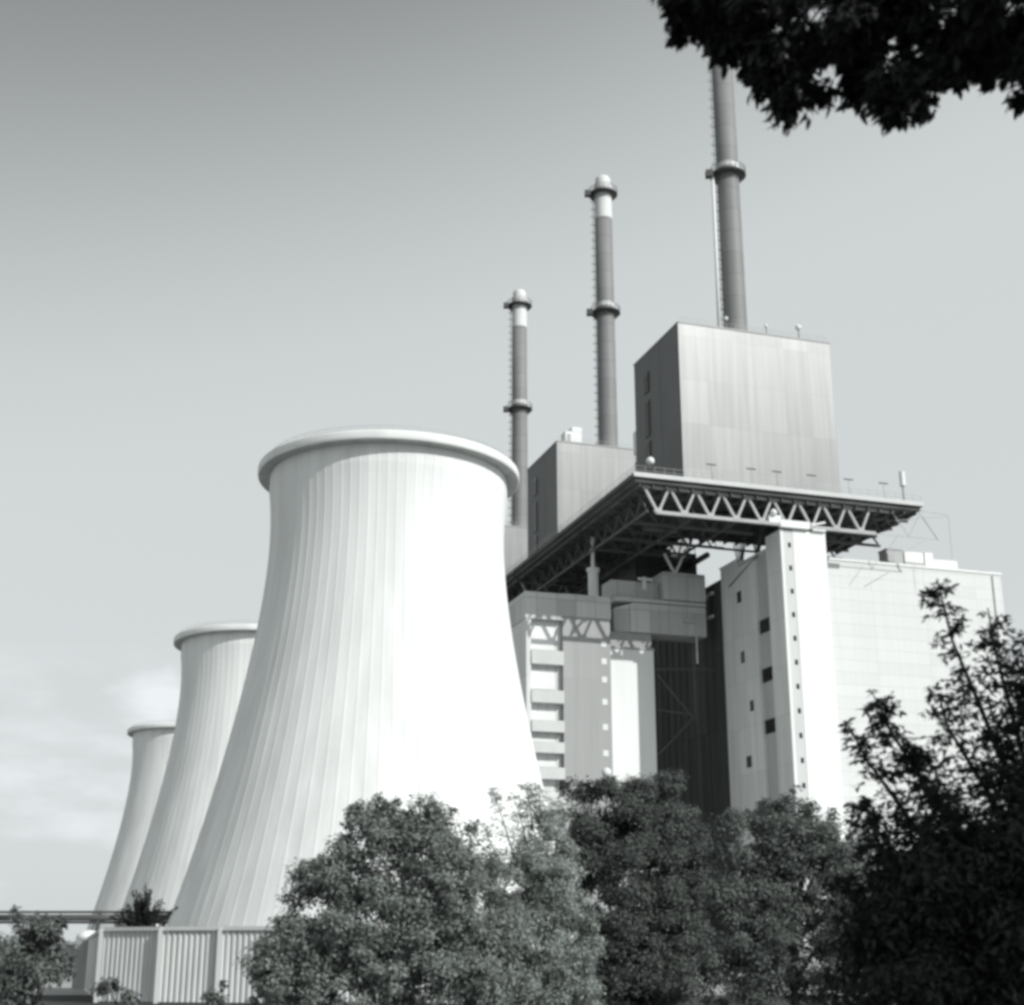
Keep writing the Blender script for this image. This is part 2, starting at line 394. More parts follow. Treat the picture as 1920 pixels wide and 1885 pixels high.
    s.box(-1.15, -.4, -8.02, 1.58, 60.2, 60.45, 1); s.box(-1.15, 2.6, 1.59, 7.7, 61.1, 61.35, 1)
    st = s.build('stair_tower', ['white_paint', 'stair_side', 'parapet', 'stair_recess'], root)
    w = MB().box(.2, .68, -12.67, -12.6, 0, .75); w0 = w.build('window', 'window', st)
    for i in range(14):
        o = w0 if i == 0 else w0.copy()
        if i: COL.objects.link(o)
        o.location = (0, 0, 59.5-3.5*i)
    for i, z in enumerate((49.2, 41.8, 34.2)):
        l = MB(); l.box(-.62, -.4, -7.9, -4.1, z-1.0, z+1.0)
        for k in range(5): l.box(-.7, -.6, -7.8, -4.2, z-.9+k*.4, z-.75+k*.4)
        l.build('louvre', 'window', st)
    for v, z, hv, hz in ((1.46, 55.2, .7, .9), (1.2, 45.7, .65, .9), (-1.0, 37.9, .55, .8), (.8, 29.8, .8, .85), (.6, 20, .7, .9)):
        x = MB(); x.box(-1.04, -.9, v-hv, v+hv, z-hz, z+hz); x.build('window', 'window', st)
    # brackets fanning out from the stair tower roof to the deck
    f = MB()
    for hub in ((1.5, 5.5, 60.0), (1.0, -1.5, 60.3)):
        for k in range(6):
            f.bar(hub, (hub[0]-.6+.9*k*.4, hub[1]-4.2+1.7*k, 66.2), .11)
        f.bar((hub[0], hub[1]-4, 60.6), (hub[0], hub[1]+2, 60.4), .14)
    f.bar((1, -7.5, 60.4), (1, 7, 61.0), .12); f.bar((1, 7.4, 62.4), (1.5, 12, 62.4), .12)
    f.bar((-.9, -6.4, 60.5), (-1.1, 4.5, 57.6), .12)
    f.build('brackets', 'steel_dark', root)
    gb = MB()
    gb.box(-3.0, -1.0, -13.3, -12.2, 62.9, 64.1); gb.box(-1.2, 3.6, -13.35, -12.7, 62.4, 63.5); gb.box(4.2, 6.4, -13.2, -12.7, 62.3, 62.6); gb.ball((-2.3, -13.4, 64.4), .55)
    gb.bar((4.0,-13.2,63.1), (6.3,-13.2,63.7), .2)
    gb.build('bearing', 'white_paint', root)
    # dark main body behind the stair tower
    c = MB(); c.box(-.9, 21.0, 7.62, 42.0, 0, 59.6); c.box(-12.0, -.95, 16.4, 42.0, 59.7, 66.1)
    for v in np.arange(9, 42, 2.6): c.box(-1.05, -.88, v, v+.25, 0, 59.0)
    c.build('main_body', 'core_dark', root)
    for v0, z0 in ((10.5, 57.8), (12.6, 57.6), (10.8, 54.0)):
        p = MB(); p.box(-1.3, -.7, v0, v0+1.7, z0, z0+.5); p.build('ledge_light', 'window_pale', root)
    # service tower on the left
    s = MB()
    s.box(-34.0, -28.15, 7.9, 22, 0, 50.75, 0, 0)             # body behind the balconies
    s.box(-34.0, -33.25, 6.8, 7.9, 0, 50.75, 0, 0)
    s.box(-28.1, -20.4, 7.0, 9.45, 0, 51.45, 1, 1)            # grey panel
    s.box(-20.3, -12.2, 9.5, 20, 0, 47.6, 2, 2); s.box(-20.3, -12.4, 9.8, 20, 47.6, 50.3, 1, 1)
    sv = s.build('service_tower', ['stair_side', 'grey_panel', 'white_paint'], root)
    bb = MB(); bb.box(-34.2, -28.2, 6.7, 20, 50.77, 54.9); bb.box(-28.19, -20.3, 6.8, 20, 51.47, 55.0); bb.build('upper_band', 'mid_panel', sv)
    for zt_, h in ((46.7, 2.1), (40.7, 1.9), (36.2, 1.7), (33.0, 1.6), (29.3, 1.7), (25.0, 1.7), (20.5, 1.7)):
        q = MB(); zt_ -= .75; q.box(-33.24, -28.13, 6.55, 6.75, zt_-h, zt_); q.box(-33.24, -28.13, 6.75, 7.88, zt_-h, zt_-h+.25)
        q.build('balcony', 'parapet', sv)
    for z0, z1 in ((47.0, 50.6), (41.0, 44.0), (36.4, 37.6), (33.2, 33.9), (29.5, 30.2), (21, 23)):
        q = MB(); q.box(-33.0, -29.2, 7.78, 7.88, z0-.75, z1-.75); q.build('window', 'white_paint', sv)
    w = MB().box(-.42, .42, 6.93, 6.99, -.45, .45); w0 = w.build('window', 'window_pale', sv)  # pale colour stands in for sky reflected in the panes
    for i, z in enumerate((48.2, 45.5, 42.7, 39.3, 35.5, 31.6)):
        o = w0 if i == 0 else w0.copy()
        if i: COL.objects.link(o)
        o.location = (-21.5, 0, z-.6)
    q = MB(); q.box(-20.4, -12.05, 9.3, 9.5, 47.62, 47.9); q.build('ledge', 'steel_grey', sv)
    q = MB(); q.lathe([(.82, 55.72), (.82, 60.2), (1.05, 60.3), (1.05, 60.8), (.3, 60.9), (.3, 66.3)], 16, (-21.1, 12.0)); q.build('column', 'white_paint', sv)
    # plant boxes hanging below the deck
    q = MB(); q.box(-15.4, -3.0, 9.4, 14, 50.4, 55.1); q.face([(-15.4,9.4,50.4),(-15.4,9.4,55.1),(-18.4,10.4,54.2),(-18.4,10.4,50.4)]); q.face([(-15.4,9.4,55.1),(-15.4,14,55.1),(-18.4,14,54.2),(-18.4,10.4,54.2)]); q.face([(-18.4,10.4,50.4),(-18.4,10.4,54.2),(-18.4,14,54.2),(-18.4,14,50.4)])
    for u in (-15.0, -11.2, -7.0): q.box(u, u+.2, 9.3, 9.42, 50.4, 55.0)
    q.box(-7.0, -4.2, 8.8, 9.4, 52.5, 52.9); q.bar((-4.9,9.2,46), (-4.9,9.2,54), .18); q.build('lower_duct', 'mid_panel', root)
    q = MB(); q.box(-10.3, -3.0, 9.2, 14, 56.0, 60.5); q.box(-6.6, -6.4, 9.1, 9.2, 56, 60.4); q.box(-18.5, -10.4, 11, 15, 56, 59.0); q.box(-18.5, -3.0, 9.3, 14, 55.25, 55.8); q.build('upper_duct', 'mid_panel', root)
    q = MB()
    q.bar((-8.2, 9.5, 60.5), (-9.8, 9.5, 63.6), .25); q.bar((-8.0, 9.5, 60.5), (-6.0, 9.5, 64.6), .25); q.box(-8.6, -6.2, 9.3, 9.6, 63.2, 63.7)
    q.build('pale_brace', 'window_pale', root)
    q = MB(); q.bar((-13.4,9.6,57.4), (-13.4,9.6,59.4), .35); q.box(-14.4,-12.0,9.5,9.8,58.9,59.3); q.build('pale_bracket', 'window_pale', root)
    q = MB()                                                    # faint steelwork in the dark gap
    q.bar((-11.8,10,44.8), (-1.5,10,45.4), .16); q.bar((-11.5,10,44), (-5.6,10,37.5), .14); q.bar((-5.6,10,37.5), (-11.8,10,31.5), .14); q.bar((-5.2,10,49), (-5.2,10,37), .2); q.bar((-11.5,10,38.5),(-5.6,10,38.0),.12)
    q.build('bracing', 'steel_dark', root)
    return root
blk = make_block()
tag(blk, 'nearest power station block, raised deck with truss edge carrying the big metal cube', 'power station', 'power station blocks in a row')
BL = [None, 'middle power station block, its pale metal cube half hidden behind the nearest deck', 'farthest power station block, mostly hidden behind the big cooling tower']
blocks = [blk]
for i in (1, 2):
    c = copy_tree(blk); c.location = (P[i][0], P[i][1], 0); c['label'] = BL[i]; blocks.append(c)
def G(u, v, z, i=0):
    return Vector((P[i][0]+u*math.cos(BETA)-v*math.sin(BETA), P[i][1]+u*math.sin(BETA)+v*math.cos(BETA), z))

# ------------------------------------------------------------------ chimneys
def make_chimney():
    root = empty('chimney', (P[0][0], P[0][1], 97.2)); H = 159-97.2
    s = MB(); s.lathe([(1.95, 0), (1.86, H*.5), (1.80, H-1.0), (1.5, H-1.0)], 28); s.build('shaft', 'chimney', root, True)
    wb = MB(); wb.lathe([(1.83, H-9.2), (1.83, H-1.2), (1.78, H-1.0), (1.5, H-1.0)], 28); wb.build('white_band', 'chimney_white', root, True)
    cp = MB(); cp.lathe([(1.6, H-1.0), (1.62, H+.2), (1.35, H+.75), (.9, H+.95), (.001, H+.95)], 28); cp.build('cap', 'chimney_white', root, True)
    lad = (-.93, -.36)
    for gz in (H-30.6, H-3.2):
        gl = MB(); gl.lathe([(1.85, gz-.35), (3.05, gz-.2), (3.05, gz), (1.85, gz)], 28, close=True)
        for i in range(20):
            a = 2*math.pi*i/20; b_ = 2*math.pi*(i+1)/20; c, sn = 3.0*math.cos(a), 3.0*math.sin(a); c2, s2 = 3.0*math.cos(b_), 3.0*math.sin(b_)
            gl.bar((c, sn, gz), (c, sn, gz+1.1), .05, cap=False); gl.bar((c, sn, gz+1.1), (c2, s2, gz+1.1), .05, cap=False); gl.bar((c, sn, gz+.55), (c2, s2, gz+.55), .04, cap=False)
            gl.bar((1.87*math.cos(a), 1.87*math.sin(a), gz-1.4), (2.9*math.cos(a), 2.9*math.sin(a), gz-.2), .07, cap=False)
        gl.box(lad[0]*3.6-.6, lad[0]*3.6+.6, lad[1]*3.6-.6, lad[1]*3.6+.6, gz-1.1, gz+.1)
        gl.build('gallery', 'steel_dark', root)
        cl_ = MB(); cl_.lathe([(1.95, gz+.9), (1.95, gz+1.9)], 28); cl_.build('collar', 'chimney_white', root, True)
    l = MB(); px_, py_ = lad[0]*2.3, lad[1]*2.3
    for dx in (-.3, .3): l.bar((px_+dx*.36, py_-dx*.93, 0), (px_+dx*.36, py_-dx*.93, H-3), .05, cap=False)
    for k in range(int((H-3)/.9)):
        z = .5+k*.9; l.bar((px_-.11, py_+.28, z), (px_+.11, py_-.28, z), .035, cap=False)
        if k % 2 == 0: l.bar((px_, py_, z), (px_*.82, py_*.82, z), .05, cap=False); l.lathe([(.42, z), (.42, z+.1)], 8, (px_*1.1, py_*1.1))
    l.build('ladder', 'steel_dark', root)
    return root
ch = make_chimney()
tag(ch, 'grey chimney on the roof of the nearest metal cube, its top lost behind overhanging leaves', 'chimney', 'three tall grey chimneys')
CL = [None, 'middle grey chimney with white top band, rising from the half hidden second cube', 'farthest grey chimney with white top band, rising just behind the cooling tower rim']
for i in range(3):
    o = ch if i == 0 else copy_tree(ch)
    o.location = (P[i][0], P[i][1], 97.2)
    if CL[i]: o['label'] = CL[i]
pp = MB(); b0 = Vector((P[0][0]-2.9, P[0][1]-1.2, 97.2)); pp.tube([b0, b0+Vector((.1,0,15)), b0+Vector((.15,0,30.2))], [.28, .28, .28], 10)
tag(pp.build('vent_pipe', 'white_paint', None, True), 'shiny thin vent pipe running up beside the nearest chimney to its lower gallery', 'pipe')  # white paint stands in for the sun's glint on bare metal

# ------------------------------------------------------------------ turbine hall
th = empty('turbine_hall', (P[0][0], P[0][1], 0), BETA)
b = MB(); b.box(6.52, 40.4, -7.6, 7.5, 0, 59.7); b.box(21.05, 40.4, 7.5, 34, 0, 59.7); b.build('wall', 'hall_sheet', th)
b = MB(); b.box(6.52, 40.55, -7.75, -7.3, 59.72, 60.1); b.box(40.2, 40.55, -7.3, 34, 59.72, 60.1); b.build('parapet', 'white_paint', th)
b = MB(); b.bar((38.8,-7.72,0), (38.8,-7.72,59.5), .1); b.build('downpipe', 'steel_grey', th)
tag(th, 'wide pale turbine hall with horizontal sheet cladding right of the stair tower', 'hall')
def roofthing(name, parts, loc, label, cat, group=None):
    r = empty(name, loc, BETA)
    for nm, mb, mt in parts: mb.build(nm, mt, r)
    tag(r, label, cat, group); return r
a = MB().box(-1.4,1.4,-1,1.4,0,3.4); a2 = MB().box(-1.5,1.5,-1.1,1.5,3.4,3.6); a2.box(-1.3,-.2,-1.08,-1.0,.4,2.6)
roofthing('roof_unit', [('casing', a, 'stair_recess'), ('lid', a2, 'steel_grey')], G(23.2,-4,59.7), 'grey box unit on the hall roof below the end of the truss', 'roof unit')
a = MB().box(-2.7,2.7,-1,2,0,1.2); a.box(-2.4,1.0,-.9,2,1.7,3.4); a.box(1.2,2.7,-1.0,2,1.2,3.5); a2 = MB().box(-2.5,1.1,-.95,1.9,1.2,1.7)
roofthing('roof_unit', [('casing', a, 'white_paint'), ('louvre', a2, 'steel_grey')], G(27.4,-4,59.7), 'larger white roof unit in two tiers, on the hall roof right of the grey box', 'roof unit')
a = MB().box(-2.3,2.3,-1,2,1.0,2.5); a2 = MB().box(-2.1,2.1,-.8,1.8,0,1.0)
roofthing('roof_unit', [('casing', a, 'white_paint'), ('base', a2, 'concrete')], G(32.2,-4,59.7), 'lower white roof unit nearest the right end of the hall roof', 'roof unit')
a = MB(); a.bar((-2.4,0,.5), (2.6,0,.5), .05)
for u in (-2.3,-.8,.8,2.4): a.bar((u,0,0), (u,0,.5), .05)
tag(roofthing('roof_rail', [('rail', a, 'steel_grey')], G(36.6,-6.5,60.1), 'thin low grey railing at the right end of the hall roof', 'railing'), 'thin low grey railing at the right end of the hall roof', 'railing')

# deck lamps and small gear
def deck_lamp(i):
    r = empty('deck_lamp', (0,0,0), BETA)
    a = MB(); a.bar((0,0,0), (0,0,2.5), .05, 6); a.build('pole', 'steel_grey', r)
    a = MB(); a.box(-.75,.75,-.12,.12,2.5,2.62); a.build('lamp_head', 'steel_dark', r)
    return r
dl = deck_lamp(0)
for i, u in enumerate((-12.4, -6.0, -1.8, 3.95, 10.2, 16.2)):
    o = dl if i == 0 else copy_tree(dl)
    o.location = G(u, -14.2, 68)
    wh = ['leftmost of the six, by the corner of the metal cube', 'second from the left, in front of the metal cube', 'third from the left, in front of the metal cube', 'fourth from the left, in front of the metal cube', 'just right of the metal cube, against the sky', 'rightmost of the six, next to the white drum'][i]
    tag(o, f'thin deck lamp post, {wh}', 'lamp post', 'lamp posts along the deck edge')
r = empty('beacon', G(19.85,-13.8,68), BETA)
a = MB(); a.bar((0,0,0),(0,0,2.6),.16,8); a.build('pole', 'steel_grey', r)
a = MB(); a.lathe([(.001,2.6),(.42,2.6),(.42,4.9),(.001,4.95)],12); a.build('drum', 'white_paint', r)
tag(r, 'white upright drum on a pole near the right end of the deck', 'beacon')
def globe(loc, rad, label, h=0.4, grp=None):
    r = empty('globe_lamp', loc)
    a = MB(); a.bar((0,0,0),(0,0,h),.07,6); a.build('stem', 'steel_dark', r)
    a = MB(); a.ball((0,0,h+rad*.8), rad); a.build('globe', 'white_paint', r, True)
    tag(r, label, 'lamp', grp)
globe(G(-21.1,-12,68), .62, 'white globe lamp at the left front corner of the deck, by the cube', 2.4)
globe(G(8.9,-4.6,97.2), .5, 'white globe lamp standing on the front edge of the metal cube roof', 1.9)
globe(G(3.2,-4.4,97.2), .3, 'small white globe right of the chimney foot on the cube roof', 1.6)
globe(G(-3.9,-4.4,97.2), .35, 'small white globe left of the chimney foot on the cube roof', 1.9)
a = MB(); a.box(-3.2,-1.2,-4.6,-2.6,0,5.2); a.box(-3.3,-1.1,-4.7,-2.5,5.2,5.5)
b2 = MB(); b2.bar((-2.2,-4.9,0),(-2.2,-4.9,5),.1)
roofthing('roof_tank', [('casing', a, 'white_paint'), ('pipe', b2, 'steel_grey')], G(-9.2, 17.5, 80.6), 'tall white casing behind the lower left edge of the nearest cube', 'casing') if False else None
r = roofthing('vent_stack', [('casing', MB().box(-.7,.7,-.6,.8,0,18.2).box(-.9,.9,-.8,1.0,14.6,18.6), 'white_paint'), ('pipe', MB().bar((-.95,0,0),(-.95,0,13),.2,8), 'steel_grey')], G(-10.6,16.0,67.98), 'white vent stack on the deck just behind the nearest cube', 'vent stack')
r = roofthing('roof_housing', [('casing', MB().box(-1.6,1.8,-1,1.5,0,2.6).box(-.2,1.8,-1.05,1.5,2.6,3.6), 'white_paint'), ('door', MB().box(-1.2,-.5,-1.06,-1.0,.1,2.0), 'steel_grey')], G(-9.1,-3.4,97.2,1), 'small white housing on the front left corner of the middle cube roof', 'roof housing')

# ------------------------------------------------------------------ fence, pipe bridge, shed, lamp
fz = 2.9
fpts = [(-25.9,92.0), (-17.1,62.9), (-14.35,61.6), (-11.8,61.0), (-9.3,60.4), (-6.8,59.8), (-4.3,59.2), (-1.8,58.6), (.7,58.0)]
fr = empty('fence', (fpts[0][0], fpts[0][1], 0))
o0 = Vector((fpts[0][0], fpts[0][1], 0))
for i in range(len(fpts)-1):
    p = Vector((*fpts[i],0))-o0; q = Vector((*fpts[i+1],0))-o0; d = q-p; L = d.length; d.normalize(); nrm = Vector((d.y,-d.x,0))
    if nrm.dot(Vector((0,-1,0))) < 0: nrm = -nrm
    m = MB(); per = .25; prof = [(0,0),(.09,0),(.12,-.06),(.22,-.06)]; pts = []
    k = 0
    while k*per < L-.05:
        for a_, e_ in prof:
            if k*per+a_ < L: pts.append(p + d*(k*per+a_) + nrm*e_)
        k += 1
    pts.append(q)
    for a_, b_ in zip(pts, pts[1:]): m.face([a_+Vector((0,0,.05)), b_+Vector((0,0,.05)), b_+Vector((0,0,fz-.08)), a_+Vector((0,0,fz-.08))])
    m.build('sheet_panel', 'fence_sheet', fr)
    c = MB(); c.bar(p+nrm*.02+Vector((0,0,fz)), q+nrm*.02+Vector((0,0,fz)), .11); c.build('cap_rail', 'fence_post', fr)
    if i:
        c = MB(); z0 = p+nrm*.13; c.bar(z0, z0+Vector((0,0,fz+.02)), .10); c.build('post', 'fence_post', fr)
for nm, pt in (('pillar', fpts[0]),):
    pl = MB(); q = Vector((*pt,0))-o0; pl.box(q.x-.6,q.x+.6,q.y-.6,q.y+.6,0,3.0); pi = pl.build('pillar', 'concrete', fr)
    cp = MB(); cp.ball((q.x,q.y,3.0), .75, sz=.55); cp.build('cap', 'white_paint', pi, True)
tag(fr, 'tall pale corrugated metal fence with posts in front of the nearest cooling tower', 'fence')
tk = empty('tank', at(272, 1800, 80)*Vector((1,1,0)) if False else (at(272,1790,80).x, 80, 0))
a = MB(); a.lathe([(1.1,0),(1.1,2.8)],20); a.build('body','concrete',tk,True); a = MB(); a.lathe([(1.12,2.8),(1.05,3.2),(.7,3.5),(.001,3.62)],20); a.build('lid','white_paint',tk,True)
tag(tk, 'round tank with white domed lid peeping over the corner of the fence', 'tank')
pb = empty('pipe_bridge', (-60, 152, 0))
zp = at(100, 1721, 152).z; x0 = at(-60,1721,152).x; x1 = at(245,1721,152).x+6
a = MB(); a.bar((x0+60,0,zp),(x1+60,0,zp),.32,10); a.build('pipe','steel_dark',pb,True)
a = MB(); a.bar((x0+60,0,zp+.55),(x1+60,0,zp+.55),.13,8); a.bar((x0+60,.6,zp-.45),(x1+60,.6,zp-.45),.16); a.build('rail','steel_dark',pb)
for px in (-20, 65, 182):
    xx = at(px,1721,152).x+60; a = MB(); a.bar((xx+.25,0,zp+.7),(xx-.35,0,0),.24); a.bar((xx-.7,0,zp-.35),(xx+.8,0,zp-.35),.14); a.bar((xx-1.7,0,.0),(xx-.2,0,zp-.5),.08); a.build('support','steel_dark',pb)
tag(pb, 'raised grey pipe bridge on slanting supports crossing left of the cooling towers', 'pipe bridge')
sh = empty('shed', (at(130,1770,185).x, 185, 0))
a = MB(); a.box(-9,9,0,6,0,3.4); a.build('wall','grey_panel',sh); a = MB(); a.box(-9.4,9.4,-.4,6.4,3.4,3.75); a.build('roof','white_paint',sh)
for x in (-7,-3,1,5):
    a = MB(); a.box(x,x+2,-.04,0.02,1.2,2.5); a.build('window','window',sh)
tag(sh, 'low pale shed with flat white roof under the pipe bridge', 'shed')
pl = at(1137,1449,84)
r = empty('street_lamp', (pl.x, 84, 0)); a = MB(); a.bar((0,0,0),(0,0,pl.z-.2),.09,8,.06); a.build('pole','steel_grey',r)
a = MB(); a.ball((0,0,pl.z),.29,14,10); a.build('globe','white_paint',r,True)
tag(r, 'white globe street lamp showing just above the round dark tree', 'street lamp')

# ------------------------------------------------------------------ vegetation
QUAD = (np.array([[0,0,0],[.45,.5,.08],[1,0,0],[.45,-.5,.08]]), [(0,3,2,1)])
MAPLE = (np.array([[0,0,0],[.10,.12,.02],[.0,.42,.05],[.28,.30,.03],[.38,.60,.0],[.55,.24,.02],[1.0,0,-.05],[.55,-.24,.02],[.38,-.60,.0],[.28,-.30,.03],[.0,-.42,.05],[.10,-.12,.02]]), [tuple(range(11,-1,-1))])
LANCE = (np.array([[0,0,0],[.3,.5,.06],[.7,.35,.03],[1,0,-.06],[.7,-.35,.03],[.3,-.5,.06]]), [(5,4,3,2,1,0)])
def leaves_mesh(name, pos, nrm, tip, length, width, mat, parent, shape=QUAD):
    """one mesh of separate leaf faces: pos (n,3), nrm/tip directions, sizes (n,)"""
    n = len(pos); tv, tf = shape; k = len(tv)
    nrm = nrm/np.linalg.norm(nrm, axis=1, keepdims=True)
    tip = tip-nrm*np.sum(tip*nrm, axis=1, keepdims=True); tip = tip/(np.linalg.norm(tip, axis=1, keepdims=True)+1e-9)
    sd = np.cross(nrm, tip)
    V = pos[:,None,:] + tip[:,None,:]*(tv[None,:,0:1]*length[:,None,None]) + sd[:,None,:]*(tv[None,:,1:2]*width[:,None,None]) + nrm[:,None,:]*(tv[None,:,2:3]*length[:,None,None])
    V = V.reshape(-1,3).astype(np.float32)
    me = bpy.data.meshes.new(name); fl = len(tf[0])
    idx = (np.arange(n)[:,None]*k + np.array(tf[0])[None,:]).reshape(-1).astype(np.int32)
    me.vertices.add(n*k); me.vertices.foreach_set('co', V.reshape(-1))
    me.loops.add(len(idx)); me.loops.foreach_set('vertex_index', idx)
    me.polygons.add(n); me.polygons.foreach_set('loop_start', np.arange(0, n*fl, fl, dtype=np.int32))
    me.materials.append(M[mat]); me.update(calc_edges=True); me.validate()
    o = bpy.data.objects.new(name, me); COL.objects.link(o); o.parent = parent
    return o
class Crown:
    def __init__(s, seed): s.r = np.random.default_rng(seed); s.p = []; s.n = []; s.t = []; s.l = []; s.w = []; s.cl = []; s.hang = (0,0,-.35); s.spread = 1.0
    def leaf(s, p, n, t, l, w):
        s.p.append(p); s.n.append(n); s.t.append(t); s.l.append(l); s.w.append(w)
    def clump(s, c, rad, n, size, out, asp=.5, sq=.75):
        r = s.r; q = r.normal(size=(n,3)); q /= np.linalg.norm(q, axis=1, keepdims=True); q *= (r.random((n,1))**.5)*rad; q[:,2] *= sq
        p = np.array(c)[None,:]+q
        nn = r.normal(size=(n,3))*.42 + np.array(out)[None,:]*.75 + np.array([0,0,.35]) + q/rad*.55
        tt = q/rad*.8*s.spread + r.normal(size=(n,3))*.6*s.spread + np.array(s.hang)
        l = size*(.5+1.0*r.random(n)**1.6); s.leaf(p, nn, tt, l, l*asp)
    def ellipsoid(s, c, rx, ry, rz, ncl, crad, nleaf, size, asp=.5, shell=.55, bough=None):
        """leaf clumps set round the boughs that make up one lobe of the crown"""
        r = s.r; nb = bough or max(2, int(ncl/6)); k = max(1, int(round(ncl/nb))); br = .40*(rx*ry*rz)**(1/3)*(9/max(nb, 5))**.25
        for _ in range(nb):
            d = r.normal(size=3); d /= np.linalg.norm(d)
            if d[1] > .35 and r.random() < .6: d[1] = -d[1]
            f = (shell+(1-shell)*r.random()**.5)*(1+.05*r.normal())-.10
            bc = np.array([c[0]+d[0]*rx*f, c[1]+d[1]*ry*f, c[2]+d[2]*rz*f]); b_ = br*(.65+.7*r.random()); lit = r.normal()*.1
            for _ in range(k):
                e = r.normal(size=3)+d*.7+np.array([0,0,.25]); e /= np.linalg.norm(e)
                p = bc+e*b_*(.55+.5*r.random())*np.array([1.1,1.1,.8])
                if p[2] < .15: continue
                cr = crad*(.55+.8*r.random()); s.cl.append(p)
                s.clump(p, cr, int(nleaf*(.6+.8*r.random())), size, e, asp)
    def shoot(s, pts, r0, r1, n, size, asp=.45, droop=.3, twig=None, spr=7):
        """a leafy shoot: sprigs of leaves set along a polyline, wide at the foot (r0) and narrow at the tip (r1)"""
        r = s.r; pts = [np.array(p, float) for p in pts]; seg = [np.linalg.norm(b-a) for a, b in zip(pts, pts[1:])]; L = sum(seg)
        for _ in range(n):
            t = r.random()**.9; dist = t*L; i = 0
            while i < len(seg)-1 and dist > seg[i]: dist -= seg[i]; i += 1
            b = pts[i]+(pts[i+1]-pts[i])*(dist/seg[i]); rad = (r0+(r1-r0)*t)
            d = r.normal(size=3); d[2] = d[2]*.5+.25; d /= np.linalg.norm(d); ln = rad*(.55+.6*r.random()); e = b+d*ln+np.array([0,0,-droop*ln*.5])
            if twig is not None: twig.bar(b, e, .006+.004*size*10, 3, .003, cap=False)
            k = spr; ts = np.linspace(.25, 1.0, k)[:,None]; p = b[None,:]+(e-b)[None,:]*ts
            sd = np.cross(d, [0,0,1]); sd = sd/(np.linalg.norm(sd)+1e-6); sg = np.where(np.arange(k)%2==0, 1, -1)[:,None]
            tt = d[None,:]*.5+sd[None,:]*sg*.9+np.array([0,0,-droop])+r.normal(size=(k,3))*.25
            nn = np.array([0,0,1.])[None,:]+r.normal(size=(k,3))*.55
            l = size*(.7+.6*r.random(k)); s.leaf(p, nn, tt, l, l*asp)
    def build(s, name, mat, parent, shape=QUAD, origin=None):
        p = np.concatenate(s.p)
        if origin is not None: p = p-np.array(origin)[None,:]
        return leaves_mesh(name, p, np.concatenate(s.n), np.concatenate(s.t), np.concatenate(s.l), np.concatenate(s.w), mat, parent, shape)
def limbs(base, targets, r, seed, n=14, fork=.35):
    """trunk with limbs reaching into the crown, in coordinates relative to base"""
    rnd = random.Random(seed); m = MB(); base = Vector(base); ts = [Vector(t)-base for t in targets]
    if len(ts) > n: ts = rnd.sample(ts, n)
    top = sum(ts, Vector())/len(ts); tr = [Vector((0,0,0)), Vector((top.x*.1, top.y*.1, top.z*.3)), Vector((top.x*.35, top.y*.35, top.z*.65)), Vector((top.x*.7, top.y*.7, top.z*1.0))]
    m.tube(tr, [r*1.15, r*.9, r*.65, r*.3], 9)
    for t in ts:
        k = rnd.choice((1, 1, 2)); a = tr[k].lerp(tr[k+1], rnd.random()*.8); mid = a.lerp(t, .55)+Vector((rnd.uniform(-.1,.1), rnd.uniform(-.1,.1), .12))*(t-a).length
        m.tube([a, mid, t], [r*.42, r*.26, r*.06], 6)
    return m
def plant(name, label, cat, Y, ells, mat, size, ncl, nleaf, crad, seed, trunk_r=.09, asp=.5, shoots=(), bark='bark', group=None, shape=QUAD, base_px=None, shell=.4, depth=.8, sh_n=60):
    px = perpx(Y); c = Crown(seed); cx = sum(e[0] for e in ells)/len(ells) if base_px is None else base_px
    b = Vector((at(cx, 1790, Y).x, Y, 0)); tot = sum(e[2]*e[3] for e in ells); r = np.random.default_rng(seed+1)
    for (ex, ey, rx, ry) in ells:
        p = at(ex, ey, Y); m = (rx+ry)/2*px*depth
        c.ellipsoid((p.x, Y+(r.random()-.5)*m*.6, p.z), rx*px, m, ry*px, max(3, int(ncl*rx*ry/tot)), crad, nleaf, size, asp, shell)
    tw_ = MB(); root = empty(name, b)
    for sp in shoots:
        pts = [tuple(at(x, y, Y)) for x, y in sp[0]]; c.shoot(pts, sp[1]*px, sp[2]*px, sp[3] if len(sp) > 3 else sh_n, size, asp, .3)
        pv = [Vector(p)-b for p in pts]; tw_.tube(pv, list(np.linspace(.02, .005, len(pv))*(Y/30 if Y > 30 else 1)), 5)
    tr = limbs(b, [Vector(q) for q in c.cl], trunk_r, seed, 18)
    k = len(tr.v); tr.v += tw_.v; tr.f += [tuple(i+k for i in f) for f in tw_.f]; tr.mi += tw_.mi
    tr.build('trunk', bark, root, True); c.build('crown', mat, root, shape, origin=b)
    tag(root, label, cat, group); return root

